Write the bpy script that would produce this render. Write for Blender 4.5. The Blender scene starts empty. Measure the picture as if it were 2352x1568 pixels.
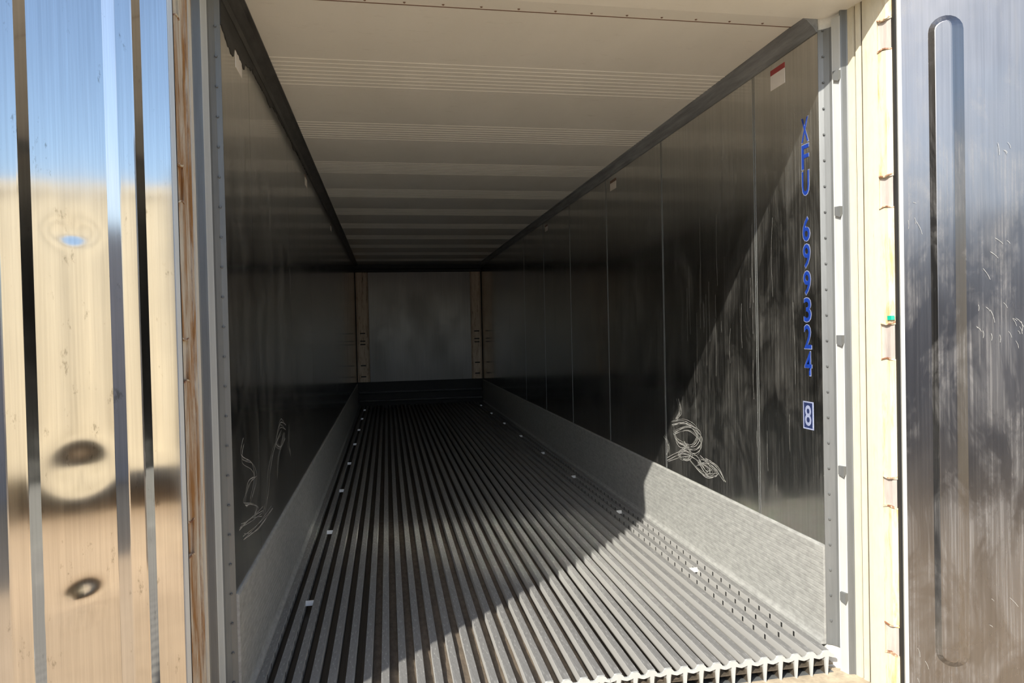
import bpy, math, random
from mathutils import Matrix, Vector, noise
random.seed(7)
S = bpy.context.scene
COL = S.collection
W, H, D = 2.29, 2.548, 10.4           # inside width, ceiling height, depth of the hold
Y0 = -0.33                            # outer face of the door frame
GZ = -0.30                            # ground level

# ------------------------------------------------------------------ camera
cd = bpy.data.cameras.new('camera'); cam = bpy.data.objects.new('camera', cd); COL.objects.link(cam)
R = ((0.9844, -0.1748, -0.0221), (-0.0247, -0.0124, -0.9996), (0.1745, 0.9845, -0.0165))
m = Matrix.Identity(4)
for i in range(3):
    m[i][0] = R[0][i]; m[i][1] = -R[1][i]; m[i][2] = -R[2][i]
m[0][3], m[1][3], m[2][3] = 0.5453, -2.6074, 1.3154
cam.matrix_world = m
cd.sensor_width = 36.0; cd.lens = 1619.36 / 2352 * 36.0; cd.clip_start = 0.02; cd.clip_end = 500
S.camera = cam

# ------------------------------------------------------------------ sky, sun, exposure
SUN = Vector((1.0, 1.0, -0.985)).normalized()
wd = bpy.data.worlds.new('sky'); S.world = wd; wd.use_nodes = True
wn = wd.node_tree.nodes; wl = wd.node_tree.links
bg = wn['Background']
sky = wn.new('ShaderNodeTexSky'); sky.sky_type = 'NISHITA'; sky.sun_disc = False
sky.sun_elevation = math.asin(-SUN.z); sky.sun_rotation = math.radians(225)
sky.altitude = 50; sky.air_density = 1.0; sky.dust_density = 1.2; sky.ozone_density = 1.5
tc = wn.new('ShaderNodeTexCoord'); mp = wn.new('ShaderNodeMapping'); mp.inputs['Scale'].default_value = (1, 1, 2.6); mp.inputs['Location'].default_value = (3.1, .4, 1.7)
cn = wn.new('ShaderNodeTexNoise'); cn.inputs['Scale'].default_value = 1.9; cn.inputs['Detail'].default_value = 7; cn.inputs['Roughness'].default_value = .55
cr = wn.new('ShaderNodeValToRGB'); cr.color_ramp.elements[0].position = .47; cr.color_ramp.elements[1].position = .72
cm_ = wn.new('ShaderNodeMix'); cm_.data_type = 'RGBA'; cm_.inputs[7].default_value = (4.6, 4.7, 4.9, 1)
wl.new(tc.outputs['Generated'], mp.inputs['Vector']); wl.new(mp.outputs[0], cn.inputs['Vector']); wl.new(cn.outputs['Fac'], cr.inputs[0])
wl.new(cr.outputs[0], cm_.inputs[0]); wl.new(sky.outputs[0], cm_.inputs[6]); wl.new(cm_.outputs[2], bg.inputs['Color']); bg.inputs['Strength'].default_value = 0.165
sd = bpy.data.lights.new('sun', 'SUN'); sd.energy = 4.1; sd.angle = math.radians(0.53); sd.color = (1.0, 0.94, 0.84)
so = bpy.data.objects.new('sun', sd); COL.objects.link(so)
so.rotation_euler = SUN.to_track_quat('-Z', 'Y').to_euler(); so.location = (-6, -6, 8)
S.view_settings.view_transform = 'Standard'; S.view_settings.look = 'None'
S.view_settings.gamma = 1.0; S.view_settings.use_curve_mapping = False
S.view_settings.exposure = 0.88
S.cycles.max_bounces = 12; S.cycles.glossy_bounces = 8; S.cycles.diffuse_bounces = 6
S.cycles.caustics_reflective = True; S.cycles.blur_glossy = 0.11
S.cycles.sample_clamp_indirect = 0.0

# ------------------------------------------------------------------ helpers
class MB:
    def __init__(s): s.v = []; s.f = []
    def add(s, vs, fs):
        n = len(s.v); s.v += [tuple(v) for v in vs]; s.f += [tuple(i + n for i in f) for f in fs]; return s
    def box(s, x0, x1, y0, y1, z0, z1):
        vs = [(x, y, z) for x in (x0, x1) for y in (y0, y1) for z in (z0, z1)]
        return s.add(vs, [(0,1,3,2),(4,6,7,5),(0,4,5,1),(2,3,7,6),(0,2,6,4),(1,5,7,3)])
    def prism(s, poly, axis, a, b):
        """closed 2-D outline swept along an axis; the outline is in the two other axes in x,y,z order"""
        n = len(poly)
        def P(p, t):
            return {'x': (t, p[0], p[1]), 'y': (p[0], t, p[1]), 'z': (p[0], p[1], t)}[axis]
        vs = [P(p, a) for p in poly] + [P(p, b) for p in poly]
        fs = [(i, (i+1) % n, n + (i+1) % n, n + i) for i in range(n)] + [tuple(range(n))[::-1], tuple(range(n, 2*n))]
        return s.add(vs, fs)
    def grid(s, fn, nu, nv):
        vs = [fn(i / nu, j / nv) for i in range(nu + 1) for j in range(nv + 1)]
        return s.add(vs, [(i*(nv+1)+j, (i+1)*(nv+1)+j, (i+1)*(nv+1)+j+1, i*(nv+1)+j+1) for i in range(nu) for j in range(nv)])
    def mesh(s, name, mat, smooth=False, fix=True):
        me = bpy.data.meshes.new(name); me.from_pydata(s.v, [], s.f)
        if fix:
            import bmesh
            b = bmesh.new(); b.from_mesh(me); bmesh.ops.recalc_face_normals(b, faces=b.faces); b.to_mesh(me); b.free()
        if smooth:
            for p in me.polygons: p.use_smooth = True
        if mat: me.materials.append(mat)
        return me
def obj(name, mb, mat, parent=None, kind=None, label=None, cat=None, group=None, smooth=False, fix=True):
    me = mb if isinstance(mb, bpy.types.Mesh) else mb.mesh(name, mat, smooth, fix)
    o = bpy.data.objects.new(name, me); COL.objects.link(o)
    if parent: o.parent = parent
    return tag(o, kind, label, cat, group)
def tag(o, kind=None, label=None, cat=None, group=None):
    for k, v in (('kind', kind), ('label', label), ('category', cat), ('group', group)):
        if v: o[k] = v
    return o
def empty(name, loc, rz=0, **k):
    o = bpy.data.objects.new(name, None); COL.objects.link(o); o.location = loc; o.rotation_euler.z = rz
    o.empty_display_size = 0.1
    return tag(o, **k)
def tube(mb, pts, r, n=6):
    pts = [Vector(p) for p in pts]
    rings = []
    for i, p in enumerate(pts):
        t = (pts[min(i+1, len(pts)-1)] - pts[max(i-1, 0)]).normalized()
        a = t.orthogonal().normalized(); b = t.cross(a)
        rings.append([p + r*(math.cos(2*math.pi*k/n)*a + math.sin(2*math.pi*k/n)*b) for k in range(n)])
    vs = [v for rg in rings for v in rg]
    fs = [(i*n+k, i*n+(k+1) % n, (i+1)*n+(k+1) % n, (i+1)*n+k) for i in range(len(pts)-1) for k in range(n)]
    fs += [tuple(range(n))[::-1], tuple(range((len(pts)-1)*n, len(pts)*n))]
    return mb.add(vs, fs)

# ------------------------------------------------------------------ materials
class NT:
    def __init__(s, name):
        s.m = bpy.data.materials.new(name); s.m.use_nodes = True
        s.t = s.m.node_tree; s.b = s.t.nodes['Principled BSDF']; s.out = s.t.nodes['Material Output']
        s.pos = s.t.nodes.new('ShaderNodeTexCoord').outputs['Object']
    def n(s, kind, **k):
        x = s.t.nodes.new(kind)
        for a, v in k.items(): setattr(x, a, v)
        return x
    def link(s, a, b): s.t.links.new(a, b)
    def noise(s, scale=(1,1,1), det=3, rough=.6, sc=1.0, dist=0.0):
        mp = s.n('ShaderNodeMapping'); mp.inputs['Scale'].default_value = scale; s.link(s.pos, mp.inputs['Vector'])
        x = s.n('ShaderNodeTexNoise'); x.inputs['Scale'].default_value = sc; x.inputs['Detail'].default_value = det
        x.inputs['Roughness'].default_value = rough; x.inputs['Distortion'].default_value = dist
        s.link(mp.outputs[0], x.inputs['Vector']); return x.outputs['Fac']
    def ramp(s, fac, stops):
        r = s.n('ShaderNodeValToRGB'); el = r.color_ramp.elements
        while len(el) < len(stops): el.new(0.5)
        for e, (p, c) in zip(el, stops):
            e.position = p; e.color = (c, c, c, 1) if isinstance(c, (int, float)) else (*c, 1)
        s.link(fac, r.inputs[0]); return r.outputs[0]
    def mix(s, fac, a, b, mode='MIX'):
        x = s.n('ShaderNodeMix', data_type='RGBA', blend_type=mode)
        for sock, v in ((x.inputs[0], fac), (x.inputs[6], a), (x.inputs[7], b)):
            if isinstance(v, (int, float)): sock.default_value = v
            elif isinstance(v, tuple): sock.default_value = (*v, 1)
            else: s.link(v, sock)
        return x.outputs[2]
    def math(s, op, a, b=0.0):
        x = s.n('ShaderNodeMath', operation=op)
        for sock, v in ((x.inputs[0], a), (x.inputs[1], b)):
            if isinstance(v, (int, float)): sock.default_value = v
            else: s.link(v, sock)
        return x.outputs[0]
    def z(s, axis=2):
        x = s.n('ShaderNodeSeparateXYZ'); s.link(s.pos, x.inputs[0]); return x.outputs[axis]
    def bump(s, h, strength=.2, dist=.002):
        x = s.n('ShaderNodeBump'); x.inputs['Strength'].default_value = strength; x.inputs['Distance'].default_value = dist
        s.link(h, x.inputs['Height']); s.link(x.outputs[0], s.b.inputs['Normal'])
    def set(s, **k):
        for a, v in k.items():
            sock = s.b.inputs[{'base': 'Base Color', 'rough': 'Roughness', 'metal': 'Metallic', 'spec': 'Specular IOR Level'}[a]]
            if isinstance(v, (int, float)): sock.default_value = v
            elif isinstance(v, tuple): sock.default_value = (*v, 1)
            else: s.link(v, sock)
        return s

def stainless(name, base, r0, r1, scratch, brush=(90, 90, 1.2), scr=(0.55, 0.54, 0.5), spots=0.0, patch=((.42, .15), (.72, 1.0))):
    t = NT(name)
    br = t.noise(brush, 4, .7)
    big = t.noise((2.2, 2.2, 1.1), 4, .65)
    c = t.mix(t.ramp(br, [(.3, 0.0), (.7, 1.0)]), tuple(x*.88 for x in base), tuple(min(1, x*1.08) for x in base))
    if spots:
        sp = t.ramp(t.noise((22, 22, 9), 5, .75), [(.62, 0.0), (.70, spots)])
        c = t.mix(sp, c, (.16, .145, .11))
    rr = t.math('ADD', t.math('MULTIPLY', t.ramp(big, [(.35, 0.0), (.7, 1.0)]), r1 - r0), r0)
    t.set(base=c, metal=1.0, rough=t.math('ADD', rr, t.math('MULTIPLY', br, .03)))
    # fine scratching: a dull, light-scattering share of the surface
    dif = t.n('ShaderNodeBsdfDiffuse'); dif.inputs['Color'].default_value = (*scr, 1)
    s1 = t.ramp(t.noise((160, 160, 2.2), 3, .6), [(.45, 0.0), (.75, 1.0)])
    s2 = t.ramp(t.noise((5, 5, 2.5), 5, .7, dist=.6), list(patch))
    f = t.math('MULTIPLY', t.math('ADD', t.math('MULTIPLY', s1, .75), .25), t.math('MULTIPLY', s2, scratch))
    mx = t.n('ShaderNodeMixShader'); t.link(f, mx.inputs[0]); t.link(t.b.outputs[0], mx.inputs[1]); t.link(dif.outputs[0], mx.inputs[2])
    t.link(mx.outputs[0], t.out.inputs['Surface'])
    return t.m
def plain(name, base, rough=.5, metal=0.0, var=.15, sc=(14, 14, 14), bump=0.0, spec=.5):
    t = NT(name); nz = t.noise(sc, 5, .65)
    c = t.mix(t.ramp(nz, [(.3, 0.0), (.7, 1.0)]), tuple(x*(1-var) for x in base), tuple(min(1, x*(1+var)) for x in base))
    t.set(base=c, rough=rough, metal=metal, spec=spec)
    if bump: t.bump(nz, bump)
    return t.m
def rusty(name, paint, lo, hi, rust=(.30, .15, .055), sc=(20, 20, 2.0), dkt=.62):
    t = NT(name)
    n1 = t.noise(sc, 6, .7, dist=.4); n2 = t.noise((40, 40, 14), 5, .7)
    c = t.mix(t.ramp(n2, [(.3, 0.0), (.7, 1.0)]), tuple(x*.9 for x in paint), tuple(min(1, x*1.05) for x in paint))
    k = t.ramp(n1, [(lo, 0.0), (hi, 1.0)])
    c = t.mix(k, c, t.mix(n2, rust, tuple(x*1.9 for x in rust)))
    dk = t.ramp(t.noise((60, 60, 3), 5, .8), [(dkt, 0.0), (dkt+.09, .75)])
    c = t.mix(dk, c, (.10, .085, .07))
    t.set(base=c, rough=.6); t.bump(n2, .15)
    return t.m

M_wall = stainless('brushed_steel_lining', (.66, .66, .635), .115, .17, .22, brush=(70, 70, 1.0))
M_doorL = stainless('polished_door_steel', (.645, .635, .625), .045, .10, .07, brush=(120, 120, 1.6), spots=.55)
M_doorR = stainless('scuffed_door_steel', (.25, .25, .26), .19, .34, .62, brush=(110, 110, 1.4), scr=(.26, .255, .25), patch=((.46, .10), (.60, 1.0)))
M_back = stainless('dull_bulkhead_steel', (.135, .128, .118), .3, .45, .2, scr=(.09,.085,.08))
M_alu = plain('dull_aluminium', (.155, .163, .163), .45, .3, .12, (40, 40, 4))
M_alub = plain('bright_aluminium', (.52, .54, .53), .45, .25, .06, (40, 40, 4))
M_skirt = plain('galvanised_sheet', (.33, .335, .32), .5, .1, .22, (38, 22, 50))
M_dark = plain('black_mastic', (.062, .062, .060), .42, 0, .4, (30, 8, 30), .3)
M_cove = plain('grey_cove_strip', (.27, .285, .30), .5, .2, .3, (30, 3, 30), .2)
M_rubber = plain('black_rubber', (.012, .012, .012), .6)
M_cream = rusty('cream_paint', (.58, .53, .40), .60, .86, rust=(.42, .27, .11), sc=(26, 26, 3.2), dkt=.64)
M_rustL = rusty('rust_streaked_cream_paint', (.66, .60, .49), .40, .60, rust=(.24, .115, .035), sc=(24, 24, 2.4))
M_creamR = rusty('rust_tinged_cream_paint', (.58, .53, .40), .50, .72, rust=(.38, .22, .07), sc=(30, 30, 5), dkt=.66)
M_shell = plain('white_outer_paint', (.70, .70, .66), .5)
M_dust = plain('tan_dust', (.42, .35, .25), .9, 0, .3, (18, 18, 18), .4)
M_white = plain('white_label', (.74, .70, .66), .5, 0, .05)
M_red = plain('red_label_band', (.34, .05, .055), .5, 0, .1)
M_brown = plain('brown_label_band', (.19, .12, .09), .5, 0, .1)
M_green = plain('green_tape', (.0, .33, .22), .5, 0, .1)
M_blue = plain('blue_foil', (.012, .042, .27), .28, 0, .25, (60, 60, 60))
M_foil = plain('pale_foil', (.30, .34, .50), .35, .1, .3)
M_scr = plain('scuff_mark', (.36, .36, .34), .7, 0, .2)
M_clip = plain('shiny_clip', (.88, .88, .86), .3, .3, .05)
M_black = plain('dark_duct', (.015, .015, .015), .7)

t = NT('cream_ceiling_sheet')                       # prepainted, glossy
nz = t.noise((3, 1.2, 1), 5, .6)
c = t.mix(t.ramp(nz, [(.3, 0.0), (.75, 1.0)]), (.80, .795, .745), (.86, .855, .81))
dk = t.ramp(t.noise((9, 30, 1), 5, .75), [(.60, 0.0), (.75, .25)])
t.set(base=t.mix(dk, c, (.40, .37, .30)), rough=.24, spec=.55); M_ceil = t.m

t = NT('floor_rail_aluminium')                      # top faces greyer, sides paler, dirt in the grooves
zz = t.z(); k = t.ramp(t.math('ADD', t.math('MULTIPLY', zz, 25.0), 1.0), [(-.0, 0.0), (.30, 1.0)])
kt = t.ramp(t.math('ADD', t.math('MULTIPLY', zz, 250.0), 1.0), [(.45, 0.0), (.95, 1.0)])
n1 = t.noise((60, 6, 60), 5, .75); n2 = t.noise((120, 25, 120), 4, .7)
top = t.mix(t.ramp(n1, [(.3, 0.0), (.7, 1.0)]), (.165, .165, .16), (.25, .25, .245))
top = t.mix(t.ramp(n2, [(.54, 0.0), (.70, .9)]), top, (.42, .42, .405))
top = t.mix(kt, (.43, .43, .415), top)
dirt = t.mix(n1, (.045, .037, .028), (.10, .082, .06))
t.set(base=t.mix(k, dirt, top), metal=t.math('MULTIPLY', k, .15), rough=.5); t.bump(n2, .1, .001); M_rail = t.m

t = NT('stained_bulkhead_strip')
n1 = t.noise((30, 30, 5), 6, .75)
t.set(base=t.ramp(n1, [(.30, (.10, .06, .035)), (.45, (.46, .35, .25)), (.7, (.60, .50, .39))]), rough=.6); M_strip = t.m

t = NT('sandy_ground')
n1 = t.noise((.35, .35, .35), 6, .65); n2 = t.noise((9, 9, 9), 6, .7)
c = t.mix(t.ramp(n1, [(.3, 0.0), (.7, 1.0)]), (.48, .35, .22), (.60, .465, .31))
t.set(base=t.mix(t.ramp(n2, [(.3, 0.0), (.7, .35)]), c, (.26, .19, .125)), rough=.95, spec=.2); t.bump(n2, .5, .02); M_ground = t.m
M_gold = plain('cream_container_paint', (.585, .51, .36), .5, 0, .05, (2, 2, 2))
M_grey = plain('grey_container_paint', (.34, .33, .345), .5, 0, .08, (2, 2, 2))
M_grey2 = plain('blue_grey_container_paint', (.30, .285, .31), .5, 0, .08, (2, 2, 2))

# ------------------------------------------------------------------ ground and shell of the hold
mb = MB(); mb.grid(lambda u, v: (-45 + 90*u, -45 + 90*v, GZ + .02*noise.noise(Vector((u*40, v*40, 0)))), 60, 60)
obj('ground', mb, M_ground, kind='structure', smooth=True)

floor = obj('floor', MB().box(-.07, W+.07, Y0+.02, D+.15, GZ+.03, -.095), M_dust, kind='structure')
PITCH, N, X1 = .06706, 34, .0385
hp = PITCH/2
prof = [(-hp+.0003, -.055), (-.0158, -.055), (-.0155, -.002), (-.0142, 0), (.0142, 0), (.0155, -.002), (.0158, -.055), (hp-.0003, -.055),
        (hp-.0003, -.060), (.008, -.060), (.0035, -.095), (-.0035, -.095), (-.008, -.060), (-hp+.0003, -.060)]
rail_me = MB().prism(prof, 'y', -.05, D - .03).mesh('rail', M_rail)
for k in range(N):
    o = obj('rail', rail_me, None, floor); o.location = (X1 + PITCH*k, 0.0, 0)
# slots punched in the sides of the three outer rails
def slot_mesh(sg):
    m_ = MB().box(-.0006, .0006, -.006, .006, -.027, -.006)
    return m_.mesh('slot', M_black), m_
for sg in (-1, 1):
    sm_me, sm = slot_mesh(sg); rest = MB(); cnt = 0
    for g in range(3):
        k = N - 1 - g if sg < 0 else g
        xf = X1 + PITCH*k + sg*.0156
        for i in range(105):
            y = .15 + .0955*i + .006*(g == 1)
            if y < 3.2 and sg < 0:
                o = obj('slot', sm_me, None, floor); o.location = (xf, y, 0)
            else:
                rest.box(xf - .0006, xf + .0006, y - .0045, y + .0045, -.026, -.005)
    obj('small_slots', rest, M_black, floor, kind='stuff')
# shiny bridging clips, one every 1.25 m along both sides
cm = MB(); cm.prism([(-.018, -.016), (.018, -.016), (.018, -.002), (-.008, .007), (-.016, .007)], 'x', -.0185, .0185)
clip_me = cm.mesh('bridging_clip', M_clip)
for xs in (.139, W - .139):
    for i in range(8):
        o = obj('bridging_clip', clip_me, None, floor, label='shiny metal clip bridging two floor rails'); o.location = (xs, .975 + 1.252*i, 0)
# dirt packed into the middle grooves near the door
mb = MB()
for k in range(6, 24):
    xc = X1 + PITCH*(k + .5)
    def hgt(u, v, xc=xc, k=k):
        y = -.045 + 2.6*v
        fall = max(0.0, 1 - abs(xc - .82)/.75) * (1 - .55*v)
        z = -.053 + .045*fall*(.75 + .5*noise.noise(Vector((xc*7, y*2.2, 3)))) + .004*noise.noise(Vector((xc*40, y*14, 1)))
        if y > 1.5: z -= (y - 1.5)*.02
        return (xc - .0175 + .035*u, y, max(-.0535, z - .003*abs(2*u - 1)))
    mb.grid(hgt, 3, 60)
obj('packed_dirt', mb, plain('brown_dirt', (.115, .09, .064), .95, 0, .3, (50, 20, 50), .4), floor, kind='stuff', smooth=True, fix=False)

# lining of the long walls: one sheet per bay
def long_wall(side):
    nm = 'wall_left' if side == 0 else 'wall_right'
    xi = 0.0 if side == 0 else W; s = -1 if side == 0 else 1
    xs = sorted((xi + s*.004, xi + s*.074))
    w = obj(nm, MB().box(xs[0], xs[1], .004, D + .1, GZ + .05, H + .03), M_shell, kind='structure')
    ys = [0.0, .51] + [.51 + 1.147*i for i in range(1, 9)] + [D]
    for a, b in zip(ys[:-1], ys[1:]):
        q = sorted((xi, xi + s*.0035))
        obj('panel', MB().box(q[0], q[1], a + .0012, b - .0012, .39, H - .02), M_wall, w)
        if 0 < a < 7 and side:
            q = sorted((xi, xi - s*.0009))
            for da in (-.009, .006): obj('seam_edge', MB().box(q[0], q[1], a + da, a + da + .003, .41, H - .06), M_alu, w)
    return w
wl_, wr_ = long_wall(0), long_wall(1)

# galvanised kick plates
for side in (0, 1):
    xi, s = (0.0, 1) if side == 0 else (W, -1)
    pr = [(0, .0), (.024, .0), (.024, .012), (.014, .022), (.010, .034)]
    z = .06
    while z < .385:
        pr += [(.010, z), (.0093, z+.002), (.0093, z+.004), (.010, z+.006)]; z += .022
    pr += [(.010, .398), (.004, .407), (0, .407)]
    pr = [(xi + s*a, b) for a, b in pr]
    obj('baseboard_left' if side == 0 else 'baseboard_right', MB().prism(pr, 'y', .0, D - .02), M_skirt, kind='structure')

# ceiling: bays of smooth and beaded sheet
ceil = obj('ceiling', MB().box(-.07, W+.07, Y0+.06, D+.1, H+.03, H+.1), M_shell, kind='structure')
def ceil_bay(a, b, y_b0):
    pts = [(a, 0.0)]
    for i in range(10):
        y = y_b0 + i*.0485
        if y + .012 < b: pts += [(y, 0.0), (y + .004, -.0022), (y + .008, -.0022), (y + .012, 0.0)]
    pts += [(b, 0.0)]
    poly = pts + [(b, .02), (a, .02)]
    return MB().prism([(p[0], H + p[1]) for p in poly], 'x', .002, W - .002)
a = .09
for i in range(11):
    b = min(a + .97, D)
    obj('panel', ceil_bay(a + .0005, b - .0005, a + .577 if i else .667), M_ceil, ceil); a = b
    if a >= D - .01: break

# cove strips between ceiling and walls
def cove(side):
    xi, s = (0.0, 1) if side == 0 else (W, -1)
    pr = [(0, H), (.062, H), (.062, H-.006), (.046, H-.011), (.016, H-.040), (.006, H-.056), (.0, H-.056)]
    pr = [(xi + s*p, q) for p, q in pr]
    return obj('trim_5' if side == 0 else 'trim_6', MB().prism(pr, 'y', .0, D - .05), M_dark if side == 0 else M_cove, kind='structure')
cL, cR = cove(0), cove(1)
# torn mastic hanging below the left cove
keys = [(0, 2.40), (.12, 2.375), (.21, 2.372), (.24, 2.415), (.42, 2.39), (.45, 2.44), (.62, 2.455), (1.05, 2.462), (1.10, 2.45), (1.14, 2.478), (1.7, 2.485), (3.0, 2.50), (5, 2.505), (D-.06, 2.505)]
def low(y):
    for (a, za), (b, zb) in zip(keys[:-1], keys[1:]):
        if a <= y <= b: return za + (zb - za)*(y - a)/(b - a)
    return 2.505
mb = MB(); n = 420; ys = [(D-.06)*((i/n)**1.7) for i in range(n+1)]
vs = []
for y in ys:
    zl = low(y) + .014*noise.noise(Vector((y*9, 0, 0))) + .012*noise.noise(Vector((y*31, 5, 0))) - max(0, .05*noise.noise(Vector((y*5.3, 9, 0))) - .012)
    vs += [(0.0, y, H-.04), (.0035, y, H-.04), (.0025, y, zl), (0.0, y, zl)]
fs = []
for i in range(n):
    for k in range(4):
        fs.append((i*4+k, i*4+(k+1) % 4, (i+1)*4+(k+1) % 4, (i+1)*4+k))
fs += [(0, 1, 2, 3), (n*4+3, n*4+2, n*4+1, n*4)]
mb.add(vs, fs); obj('torn_mastic', mb, plain('dark_torn_mastic', (.024, .024, .023), .6, 0, .4, (30, 8, 30), .3), cL, label='torn black mastic hanging down the wall')

# far bulkhead
wb = obj('wall_back', MB().box(-.07, W+.07, D+.04, D+.14, GZ+.05, H+.03), M_black, kind='structure')
obj('panel', MB().box(.235, 2.075, D-.05, D+.03, .43, 2.405), M_back, wb)
obj('panel', MB().box(.62, 1.62, D-.056, D-.05, .95, 2.05), M_back, wb)
for x0, x1 in ((.012, .232), (2.078, W-.012)):
    o = obj('side_strip', MB().prism([(x0, D+.03), (x0, D-.02), (x0+.03, D-.045), (x1-.03, D-.045), (x1, D-.02), (x1, D+.03)], 'z', .43, 2.405), M_strip, wb, label='rust stained pale strip')
    for zc in (.52, .72, 1.1, 1.16, 1.3):
        obj('hook', MB().box(x0+.06, x0+.15, D-.07, D-.04, zc, zc+.02), M_black, o)
obj('air_header', MB().prism([(D+.03, 2.41), (D-.10, 2.41), (D-.10, 2.45), (D-.06, 2.47), (D-.08, 2.54), (D+.03, 2.54)], 'x', .01, W-.01), M_black, wb)
obj('air_outlet_rail', MB().prism([(D+.03, .22), (D-.03, .22), (D-.045, .235), (D-.03, .25), (D+.03, .25)], 'x', .03, W-.03), M_alu, wb)
obj('air_outlet_rail', MB().prism([(D+.03, .07), (D-.05, .07), (D-.065, .085), (D-.05, .10), (D+.03, .10)], 'x', .03, W-.03), M_alu, wb)

# door header and roof
ROOF = H + .1
hd = obj('trim_4', MB().prism([(.09, H-.001), (0, H-.004), (-.20, 2.556), (Y0, 2.573), (Y0, ROOF), (.09, ROOF)], 'x', -.09, W+.09), M_ceil, kind='structure')
riv = MB()
for i in range(16):
    x = .06 + i*.145
    c = Vector((x, .070, H - .0022)); r = .0055
    ring = [c + Vector((r*math.cos(k*math.pi/4), r*math.sin(k*math.pi/4), 0)) for k in range(8)]
    top = [c + Vector((.55*r*math.cos(k*math.pi/4), .55*r*math.sin(k*math.pi/4), -.003)) for k in range(8)]
    riv.add(ring + top, [(k, (k+1) % 8, 8 + (k+1) % 8, 8 + k) for k in range(8)] + [tuple(range(8, 16))])
obj('rivets', riv, M_brown, hd, kind='stuff')
obj('seam', MB().box(.02, W-.02, .088, .0912, H-.0035, H+.002), M_brown, hd)

# sill
sl = obj('trim_3', MB().prism([(-.05, -.095), (-.30, -.102), (Y0-.01, -.112), (Y0-.01, GZ+.02), (-.05, GZ+.02)], 'x', -.09, W+.09), M_dust, kind='structure')
pts_t, pts_b = [], []
for k in range(N):
    xc = X1 + PITCH*k
    for dx, dz in ((-.5, -.017), (-.36, -.0155), (-.22, -.004), (-.12, 0), (.12, 0), (.22, -.004), (.36, -.0155)):
        pts_t.append((xc + PITCH*dx, dz))
pts_t.append((xc + PITCH*.5, -.017))
for a_, b_ in ((0, 10), (10, 20), (20, 27), (27, N)):
    seg = pts_t[a_*7:b_*7+1]; lo = []
    for k in range(a_, b_):
        xc = X1 + PITCH*k
        lo += [(xc - .5*PITCH, -.029), (xc - .36*PITCH, -.027), (xc - .13*PITCH, -.022), (xc - .045*PITCH, -.095), (xc + .045*PITCH, -.095), (xc + .13*PITCH, -.022), (xc + .36*PITCH, -.027)]
    lo.append((xc + .5*PITCH, -.029))
    m_ = MB(); nl = len(lo); up = seg
    lo = [(min(max(p[0], up[0][0] + .0006), up[-1][0] - .0006), p[1]) for p in lo]; up = [(min(max(p[0], up[0][0] + .0006), up[-1][0] - .0006), p[1]) for p in up]
    vs = [(p[0], y, p[1]) for y in (-.060, -.050) for p in up] + [(p[0], y, p[1]) for y in (-.060, -.050) for p in lo]
    n_ = len(up); A, B, C_, D_ = 0, n_, 2*n_, 2*n_ + nl
    fs = [(A+i, A+i+1, B+i+1, B+i) for i in range(n_-1)] + [(C_+i, D_+i, D_+i+1, C_+i+1) for i in range(nl-1)]
    fs += [(A+i, C_+i, C_+i+1, A+i+1) for i in range(n_-1)] + [(B+i, B+i+1, D_+i+1, D_+i) for i in range(n_-1)]
    fs += [(A, B, D_, C_), (A+n_-1, C_+nl-1, D_+nl-1, B+n_-1)]
    m_.add(vs, fs); obj('end_lip', m_, M_alub, floor, label='bright wavy end lip with legs between dark openings')
obj('floor_support', MB().box(.0, W, -.046, .02, -.1, -.094), M_alu, sl)

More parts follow.
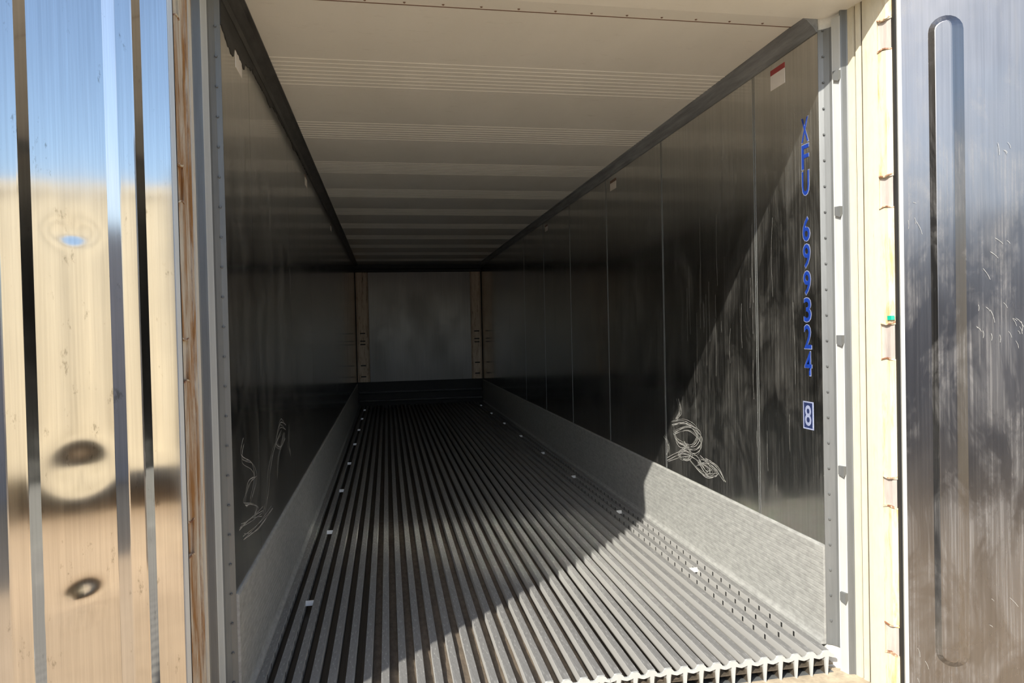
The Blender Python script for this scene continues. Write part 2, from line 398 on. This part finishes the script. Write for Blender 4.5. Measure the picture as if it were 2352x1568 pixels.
# ------------------------------------------------------------------ door posts
PZ = [(.056, .163), (.616, .723), (1.174, 1.304), (1.744, 1.858), (2.33, 2.44)]     # hinge pockets
def strip(path, z0, z1, back):
    """a sheet that follows a plan path, thickened away from the hold"""
    off = [(x + back[0], y + back[1]) for x, y in path]
    return MB().prism(list(path) + off[::-1], 'z', z0, z1)
def post(side):
    s = 1 if side else -1; xi = W if side else 0.0
    X = lambda p: [(xi + s*a, b) for a, b in p]
    nm = 'trim_2' if side else 'trim_1'
    z0, z1 = -.112, ROOF
    core = obj(nm, MB().prism(X([(.012, .004), (.05, -.028), (.062, -.058), (.097, -.066), (.117, -.12), (.145, -.19), (.16, -.19), (.16, .05), (.012, .05)]), 'z', GZ+.02, z1), M_shell, kind='structure')
    obj('edge_strip', strip(X([(.0, -.001), (.004, -.004), (.016, -.012), (.030, -.030), (.034, -.040)]), .0, H-.05, (s*.004, .008)), M_alu, core)
    rv = MB()
    for i in range(24):
        c = Vector((xi + s*.012, -.0145, .1 + i*.104))
        rv.box(c.x-.003, c.x+.003, c.y-.003, c.y+.003, c.z-.003, c.z+.003)
    obj('rivets', rv, M_alu, core, kind='stuff')
    ws = obj('retainer_strip', strip(X([(.034, -.040), (.036, -.044), (.045, -.072), (.047, -.076)]), -.10, H-.02, (s*.006, .004)), M_alub, core)
    for z in ((.188, .697, 1.221, 1.733, 2.27) if side else ()):
        p = X([(.036, -.050), (.026, -.055), (.034, -.078), (.047, -.076)])
        w = MB(); lo = [(a, b, z + .014) for a, b in p]; hi = [(a, b, z + .044) for a, b in p]
        lo[2] = (lo[2][0], lo[2][1], z); lo[1] = (lo[1][0], lo[1][1], z + .010)
        w.add(lo + hi, [(0,1,2,3), (7,6,5,4), (0,4,5,1), (1,5,6,2), (2,6,7,3), (3,7,4,0)])
        obj('retainer_hook', w, M_alu, ws)
    obj('inner_channel', strip(X([(.047, -.076), (.052, -.078), (.070, -.081), (.074, -.084)]), -.10, z1-.03, (s*.004, .010)), M_alu, core)
    # cream door post with two grooves
    if side:
        path = [(.074, -.084), (.079, -.108), (.090, -.110), (.091, -.118), (.081, -.121), (.086, -.138), (.095, -.140), (.096, -.148), (.0885, -.151), (.092, -.170), (.0985, -.196), (.104, -.214)]
        face = [(.104, -.214), (.110, -.236), (.112, -.250), (.124, -.268)]
        seal = [(.124, -.268), (.120, -.285), (.128, -.31), (.16, -.31), (.16, -.24), (.13, -.24)]
    else:
        path = [(.074, -.084), (.076, -.108), (.088, -.110), (.089, -.118), (.077, -.121), (.079, -.136), (.089, -.138), (.090, -.147), (.080, -.150), (.083, -.168), (.085, -.190)]
        face = [(.085, -.190), (.087, -.210), (.088, -.224), (.090, -.232)]
        seal = [(.090, -.2335), (.088, -.242), (.091, -.30), (.16, -.30), (.16, -.21), (.12, -.22)]
    if not side:
        obj('grooved_post', strip(X(path[4:]), -.11, z1-.02, (s*.02, .008)), M_rustL, core, label='heavily rust streaked outer band of the left post')
        path = path[:5]
    obj('grooved_post', strip(X(path), -.11, z1-.02, (s*.02, .008)), M_cream if side else rusty('weathered_cream_paint', (.70, .65, .55), .56, .70, sc=(22, 22, 1.4)), core, label='cream painted post with grooves')
    for gx, gy0, gy1 in (((.0868, -.1105, -.1175), (.0918, -.1405, -.1475)) if side else ((.0848, -.1105, -.1175), (.0860, -.1385, -.1465))):
        x_ = sorted((xi + s*gx, xi + s*(gx + .004)))
        obj('groove_seal', MB().box(x_[0], x_[1], gy1, gy0, -.11, z1-.02), M_grime, core, label='dark grimy seam line')
    # outer face, broken by hinge pockets
    zs = [-.11] + [q for p in PZ for q in p] + [z1 - .02]
    for k in range(0, len(zs), 2):
        obj('post_face', strip(X(face), zs[k], zs[k+1], (s*.014, .010)), M_creamR if side else M_rustL, core, label='rust streaked cream post face')
    for a, b in PZ:
        deep = [(x + .008, y + .004) for x, y in face[:-1]] + [(face[-1][0] + .002, face[-1][1] + .001)]
        pk = obj('hinge_pocket', strip(X(deep), a - .004, b + .004, (s*.01, .006)), M_pocket if side else M_rustL, core, label='recessed hinge pocket with rusty lips')
        for zc, d in ((a, -1), (b, 1)):
            lip = MB(); top = X([(x - .004, y - .003) for x, y in face[:-1]] + [(face[-1][0]+.004, face[-1][1]-.004)]); bk = X([(x + .02, y + .012) for x, y in face])
            nn = len(top); cz = [zc + d*.004, zc - d*.002, zc + d*.001, zc + d*.008]
            va = [(p[0], p[1], cz[i]) for i, p in enumerate(top)] + [(p[0], p[1], cz[i]) for i, p in enumerate(bk)]
            vb = [(v[0], v[1], v[2] + .005) for v in va]
            fs = [(i, i+1, nn+i+1, nn+i) for i in range(nn-1)] + [(2*nn+i, 3*nn+i, 3*nn+i+1, 2*nn+i+1) for i in range(nn-1)]
            fs += [(i, 2*nn+i, 2*nn+i+1, i+1) for i in range(nn-1)] + [(nn+i, nn+i+1, 3*nn+i+1, 3*nn+i) for i in range(nn-1)]
            fs += [(0, nn, 3*nn, 2*nn), (nn-1, 3*nn-1, 4*nn-1, 2*nn-1)]
            lip.add(va + vb, fs)
            obj('pocket_lip', lip, rusty_lip, pk)
    obj('seal', MB().prism(X(seal), 'z', -.11, z1 - .02), M_rubber, core, label='black rubber door seal')
    return core
M_pocket = plain('bare_pocket_metal', (.46, .41, .38), .5, .1, .2, (40, 40, 6))
M_grime = plain('seam_grime', (.10, .085, .06), .8, 0, .5, (40, 40, 6))
rusty_lip = rusty('rusty_lip_paint', (.74, .64, .46), .40, .55, rust=(.16, .07, .035), sc=(40, 40, 20))
pL, pR = post(0), post(1)

# ------------------------------------------------------------------ doors
def door(side, hx, hy, ang, steel, dents, label):
    s = 1 if side else -1
    a = math.radians(ang)
    Dv = Vector((s*math.sin(a), -math.cos(a), 0)); Nv = Vector((-s*math.cos(a), -math.sin(a), 0)); O = Vector((hx, hy, 0))
    def T(u, n, z): return O + Dv*u + Nv*n + Vector((0, 0, z))
    Wd, z0, z1 = 1.19, -.13, 2.60
    def tbox(u0, u1, n0, n1, za, zb):
        m = MB(); vs = [T(u, n, z) for u in (u0, u1) for n in (n0, n1) for z in (za, zb)]
        return m.add(vs, [(0,1,3,2),(4,6,7,5),(0,4,5,1),(2,3,7,6),(0,2,6,4),(1,5,7,3)])
    core = obj('door_2' if side else 'door_1', tbox(.002, Wd, -.085, -.014, z0, z1), M_shell, kind='structure', label=label)
    # inner skin, slightly wavy and dented
    def skin(u, v):
        U = .004 + (Wd - .008)*u; z = z0 + .004 + (z1 - z0 - .008)*v
        n = .0009*noise.noise(Vector((U*2.1 + 10*side, z*1.3, 2))) + .00015*noise.noise(Vector((U*7, z*5, 4)))
        for du, dz, su, sz, A in dents:
            q = ((U-du)/su)**2 + ((z-dz)/sz)**2
            if q < 12: n += A*math.exp(-q/2)
        return T(U, n, z)
    obj('panel', MB().grid(skin, *((120, 120) if side else (220, 320))), steel, core, smooth=True, fix=False)
    rh, ro, hh = (.018, .042, .020) if side else (.038, .028, .018)
    def rib(uc):
        m = MB(); ns = 10
        def ring(n, f):
            pts = []; rp, rm = .0555 - ro*f, .0555 - rh*f; rz = .0555 - .026*f
            for k in range(2*ns+2):
                t = math.pi*(k if k <= ns else k-1)/ns
                c_, s_ = math.cos(t), math.sin(t); zc = 2.405 - .055 if k <= ns else .058 + .055
                pts.append(T(uc + (rp if c_ > 0 else rm)*c_, n, zc + rz*s_))
            return pts
        rr = [ring(-.002, 0.0), ring(.0005, 0.0), ring(hh*.925, .88), ring(hh*.975, .94), ring(hh, 1.06)]
        L = len(rr[0])
        fs = [(j*L+k, j*L+(k+1) % L, (j+1)*L+(k+1) % L, (j+1)*L+k) for j in range(4) for k in range(L)] + [tuple(range(4*L, 5*L))]
        return m.add([p for r_ in rr for p in r_], fs)
    for uc in (.148, .452, .756, 1.06):
        o = obj('rib', rib(uc), steel, core)
    obj('edge_trim', tbox(-.007, .006, -.07, .004, z0, z1), M_alub, core, label='bright metal edge trim')
    obj('edge_trim', tbox(Wd-.004, Wd+.006, -.07, .004, z0, z1), M_alub, core)
    for za, zb in PZ:
        obj('hinge', tbox(-.03, .03, -.10, -.086, za + .01, zb - .01), M_cream, core)
    if side == 0:
        return core, T
    return core, T
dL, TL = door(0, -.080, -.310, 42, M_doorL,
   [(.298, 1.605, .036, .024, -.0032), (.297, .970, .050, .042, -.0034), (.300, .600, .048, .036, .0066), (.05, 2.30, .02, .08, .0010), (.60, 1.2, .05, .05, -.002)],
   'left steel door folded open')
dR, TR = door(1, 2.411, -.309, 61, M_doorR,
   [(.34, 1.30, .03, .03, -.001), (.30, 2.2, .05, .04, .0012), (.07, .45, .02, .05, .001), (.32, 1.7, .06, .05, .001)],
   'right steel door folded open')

# ------------------------------------------------------------------ stencilled container number on the right wall
rot = Matrix(((0, 0, -1), (-1, 0, 0), (0, 1, 0))).to_4x4()
def glyph(ch, yc, z, w, h, mat, name, lift=.0022, grow=0.0):
    cu = bpy.data.curves.new('glyph', 'FONT'); cu.body = ch; cu.size = 1.0; cu.align_x = 'CENTER'; cu.offset = .012 + grow
    cu.resolution_u = 3
    to = bpy.data.objects.new('glyph', cu); COL.objects.link(to)
    bpy.context.view_layer.update()
    me = bpy.data.meshes.new_from_object(to.evaluated_get(bpy.context.evaluated_depsgraph_get()))
    bpy.data.objects.remove(to); bpy.data.curves.remove(cu)
    xs = [v.co.x for v in me.vertices]; zs = [v.co.y for v in me.vertices]
    cx, x_w = (min(xs)+max(xs))/2, max(xs)-min(xs); z0, zh = min(zs), max(zs)-min(zs)
    for v in me.vertices:
        v.co = ((v.co.x-cx)/x_w*w, (v.co.y-z0)/zh*h, 0)
    me.transform(rot); me.name = name
    me.materials.clear(); me.materials.append(mat)
    o = bpy.data.objects.new(name, me); COL.objects.link(o); o.location = (W - lift, yc, z); o.parent = wr_
    return o
for ch, zb in (('X', 2.075), ('F', 1.963), ('U', 1.853), ('6', 1.661), ('9', 1.548), ('9', 1.435), ('3', 1.322), ('2', 1.209), ('4', 1.096)):
    glyph(ch, .096, zb - .003, .056, .106, M_foil, 'letter_outline', .0008)
    glyph(ch, .096, zb, .050, .100, M_blue, 'letter', .0016)
glyph('8', .102, .882, .046, .088, M_foil, 'letter', .0016)
fr = MB(); y0, y1, z0, z1 = .066, .138, .868, .985; w = .005
for (a, b, c_, d) in ((y0, y1, z0, z0+w), (y0, y1, z1-w, z1), (y0, y0+w, z0+w, z1-w), (y1-w, y1, z0+w, z1-w)):
    fr.box(W-.0016, W, a, b, c_, d)
obj('check_box', fr, M_foil, wr_); obj('check_box_field', MB().box(W-.0008, W, y0+w, y1-w, z0+w, z1-w), plain('navy_foil', (.02, .03, .09), .35), wr_)

# ------------------------------------------------------------------ labels stuck high on the walls
def sticker(side, y0, y1, z0, z1, band, label):
    s = 1 if side == 0 else -1
    o = empty('sticker', (0.0 if side == 0 else W, (y0+y1)/2, z0), label=label, cat='sticker')
    def sheet(za, zb, mat, name, th):
        q = sorted((0, s*th)); m = MB().box(q[0], q[1], -(y1-y0)/2, (y1-y0)/2, za - z0, zb - z0); obj(name, m, mat, o)
    zb = z1 - (z1 - z0)*.27
    sheet(z0, zb, M_white, 'paper', .0012); sheet(zb, z1, band, 'colour_band', .0013)
sticker(1, .240, .355, 2.372, 2.462, M_red, 'white sticker with dark red band, high on right wall nearest the door')
sticker(1, 2.55, 2.69, 2.378, 2.455, M_brown, 'pale sticker halfway up the right wall slope, second from the door')
sticker(1, 4.87, 4.99, 2.385, 2.452, M_brown, 'tiny pale sticker on right wall, farthest from the door')
sticker(0, .250, .368, 2.345, 2.432, M_brown, 'white sticker under torn mastic on left wall nearest the door')
sticker(0, 2.60, 2.72, 2.378, 2.455, M_brown, 'thin pale sticker on left wall, second from the door')
sticker(0, 4.90, 5.02, 2.385, 2.452, M_brown, 'tiny pale sticker on left wall, farthest from the door')
o = empty('tape', (W+.105, -.242, 1.321), label='small green strip of tape on right cream door post', cat='tape')
obj('strip', MB().prism([(.0, -.006), (.004, -.022), (.012, -.03), (.010, -.006)], 'z', 0, .016), M_green, o)

# ------------------------------------------------------------------ scratches and scuffs
def scrawl(side, pts, r, parent, wob=.01, seg=18):
    P = [Vector((0, p[0], p[1])) for p in pts]; out = []
    for i in range(len(P)-1):
        a, b, c_, d = P[max(i-1, 0)], P[i], P[i+1], P[min(i+2, len(P)-1)]
        for k in range(seg):
            t = k/seg
            out.append(.5*((2*b) + (-a+c_)*t + (2*a-5*b+4*c_-d)*t*t + (-a+3*b-3*c_+d)*t**3))
    out.append(P[-1])
    xi, s = (0.0, 1) if side == 0 else (W, -1)
    m = MB(); vs = []
    for i, p in enumerate(out):
        tt = out[min(i+1, len(out)-1)] - out[max(i-1, 0)]; tt = tt.normalized() if tt.length > 1e-9 else Vector((0, 1, 0))
        nrm = Vector((0, -tt.z, tt.y)); w = r*(.35 + .65*abs(noise.noise(Vector((i*.21, r*900, p.y*3))))) 
        for q in (-w, w): vs.append((xi + s*.0006, p.y + nrm.y*q, p.z + nrm.z*q))
    m.add(vs, [(2*i, 2*i+1, 2*i+3, 2*i+2) for i in range(len(out)-1)])
    return obj('scratch', m, M_scr, parent, fix=False)
rnd = random.Random(3)
for pts in ([(1.55, .70), (1.35, .74), (1.18, .70), (1.25, .62), (1.45, .60), (1.52, .66)],
            [(1.52, .655), (1.30, .715), (1.14, .665), (1.22, .59), (1.40, .57)],
            [(1.38, .62), (1.28, .565), (1.36, .51), (1.46, .53), (1.35, .59)],
            [(1.62, .46), (1.40, .545), (1.22, .555), (1.08, .50), (1.02, .53), (1.15, .56)],
            [(1.30, .52), (1.12, .47), (.96, .51), (1.05, .55), (1.2, .52)],
            [(1.10, .57), (.95, .54), (.86, .49)],
            [(1.46, .86), (1.43, .80), (1.50, .74)],
            [(1.68, .60), (1.62, .55), (1.64, .49)]):
    for q in range(5):
        a_, b_ = rnd.uniform(-.02, .02), rnd.uniform(-.014, .014)
        scrawl(1, [(p[0] + a_ + rnd.uniform(-.018, .018), p[1] + b_ + rnd.uniform(-.012, .012)) for p in pts], .0026 if q < 2 else .0013, wr_)
for i in range(26):
    y, z = rnd.uniform(.15, 1.35), rnd.uniform(.55, 1.55)
    l = rnd.uniform(.1, .5)
    if rnd.random() < .65: pts = [(y, z), (y + rnd.uniform(-.01, .01), z + l*.5), (y + rnd.uniform(-.01, .01), z + l)]
    else: pts = [(y, z), (y + .004, z + l*.3), (y + .002, z + l*.6)]
    if min(p[1] for p in pts) > .45: scrawl(1, pts, .0008, wr_)
for pts in ([(.20, .92), (.17, .86), (.36, .80), (.42, .73), (.30, .67)],
            [(.40, .745), (.24, .73), (.17, .69), (.30, .66), (.42, .62), (.36, .58)],
            [(1.15, .83), (.92, .78), (.75, .70), (.70, .62), (.6, .55)],
            [(1.30, .82), (1.12, .86), (.98, .80), (1.1, .74), (1.26, .77)],
            [(1.25, .80), (1.05, .70), (.98, .60)],
            [(1.45, .82), (1.40, .72), (1.48, .66)],
            [(.10, .62), (.30, .60), (.55, .56)],
            [(.15, .56), (.45, .52), (.8, .52)]):
    for q in range(4):
        a_, b_ = rnd.uniform(-.025, .025), rnd.uniform(-.016, .016)
        scrawl(0, [(p[0] + a_ + rnd.uniform(-.02, .02), p[1] + b_ + rnd.uniform(-.014, .014)) for p in pts], .0030 if q < 1 else .0014, wl_)

def dscrawl(T, parent, pts, r):
    m = MB(); vs = []
    P = [Vector((p[0], p[1])) for p in pts]; out = []
    for i in range(len(P)-1):
        a, b, c_, d = P[max(i-1, 0)], P[i], P[i+1], P[min(i+2, len(P)-1)]
        for k in range(12):
            t = k/12; out.append(.5*((2*b) + (-a+c_)*t + (2*a-5*b+4*c_-d)*t*t + (-a+3*b-3*c_+d)*t**3))
    out.append(P[-1])
    for i, p in enumerate(out):
        tt = (out[min(i+1, len(out)-1)] - out[max(i-1, 0)]).normalized(); q = Vector((-tt.y, tt.x))
        w = r*(.4 + .6*abs(noise.noise(Vector((i*.3, p.x*9, 1)))))
        for sg in (-w, w):
            a = p + q*sg; vs.append(T(a.x, .0042, a.y))
    m.add(vs, [(2*i, 2*i+1, 2*i+3, 2*i+2) for i in range(len(out)-1)])
    obj('scratch', m, M_scr, parent, fix=False)
for u, z, n_ in ((.26, 1.32, 9), (.035, 1.73, 4), (.27, .27, 3), (.05, .06, 3), (.27, 1.55, 4), (.35, 1.26, 14), (.30, 1.95, 4)):
    for i in range(n_):
        a, b = u + rnd.uniform(-.035, .06 if u > .2 else .02), z + rnd.uniform(-.06, .06)
        l, th = rnd.uniform(.015, .06), rnd.uniform(.2, 1.55)
        a2, b2 = a + l*math.cos(th)*.5, b - l*math.sin(th)
        lo_ok = a2 < .09 or a > .207
        if lo_ok and a > .012: dscrawl(TR, dR, [(a, b), ((a+a2)/2 + .002, (b+b2)/2), (a2, b2)], .0009)

# ------------------------------------------------------------------ neighbouring containers (seen in the polished doors)
def container(loc, rz, L, mat, label, h=2.88):
    o = empty('shipping_container', loc, rz, label=label, cat='container')
    w = 2.44
    def side(y, sgn):
        pts = []; x = .16; n = int((L - .32)/.28)
        st = (L - .32)/n
        for i in range(n):
            a = .16 + i*st; pts += [(a, 0), (a + st*.25, 0), (a + st*.37, .03), (a + st*.62, .03), (a + st*.75, 0)]
        pts.append((L - .16, 0))
        f = [(p, y + sgn*(.03 + q)) for p, q in pts]; bk = [(L - .16, y + sgn*.09), (.16, y + sgn*.09)]
        return MB().prism(f + bk, 'z', .16, h - .12)
    obj('side_panel', side(0, 1), mat, o); obj('side_panel', side(w, -1), mat, o)
    for x in (0, L - .16):
        for y in (0, w - .16):
            obj('corner_post', MB().box(x, x + .16, y, y + .16, .12, h - .12), mat, o)
            for z in (0, h - .12): obj('corner_casting', MB().box(x - .004, x + .174, y - .004, y + .174, z, z + .12), mat, o)
    for y in (.01, w - .11):
        obj('bottom_rail', MB().box(.17, L - .17, y, y + .10, .02, .16), mat, o); obj('top_rail', MB().box(.17, L - .17, y, y + .10, h - .12, h - .02), mat, o)
    obj('roof', MB().box(.1, L - .1, .1, w - .1, h - .05, h - .03), mat, o); obj('base', MB().box(.1, L - .1, .1, w - .1, .10, .14), mat, o)
    for x in (.02, L - .10):
        obj('end_panel', MB().box(x, x + .08, .16, w - .16, .14, h - .1), mat, o)
container((4.55, 3.0, GZ+.42), math.radians(-90), 6.06, M_gold, 'cream shipping container to the right, reflected in left door', 2.59)
for i, y in enumerate((2.75, 0.0, -2.8)):
    o = obj('timber_bearer', MB().prism([(-.14, .02), (-.12, 0), (.12, 0), (.14, .02), (.14, .40), (.12, .42), (-.12, .42), (-.14, .40)], 'x', 0, 2.3), M_dust,
        label='tan timber bearer under the %s of the cream container' % ('far end', 'middle', 'near end')[i], cat='timber', group='bearers under the cream container')
    o.location = (4.62, y, GZ)
container((3.1, -7.0, GZ), math.radians(180), 12.19, M_grey, 'long grey shipping container behind, reflected in right door')
container((9.6, -7.6, GZ), math.radians(180), 6.06, M_grey2, 'blue grey shipping container farther right behind the yard')
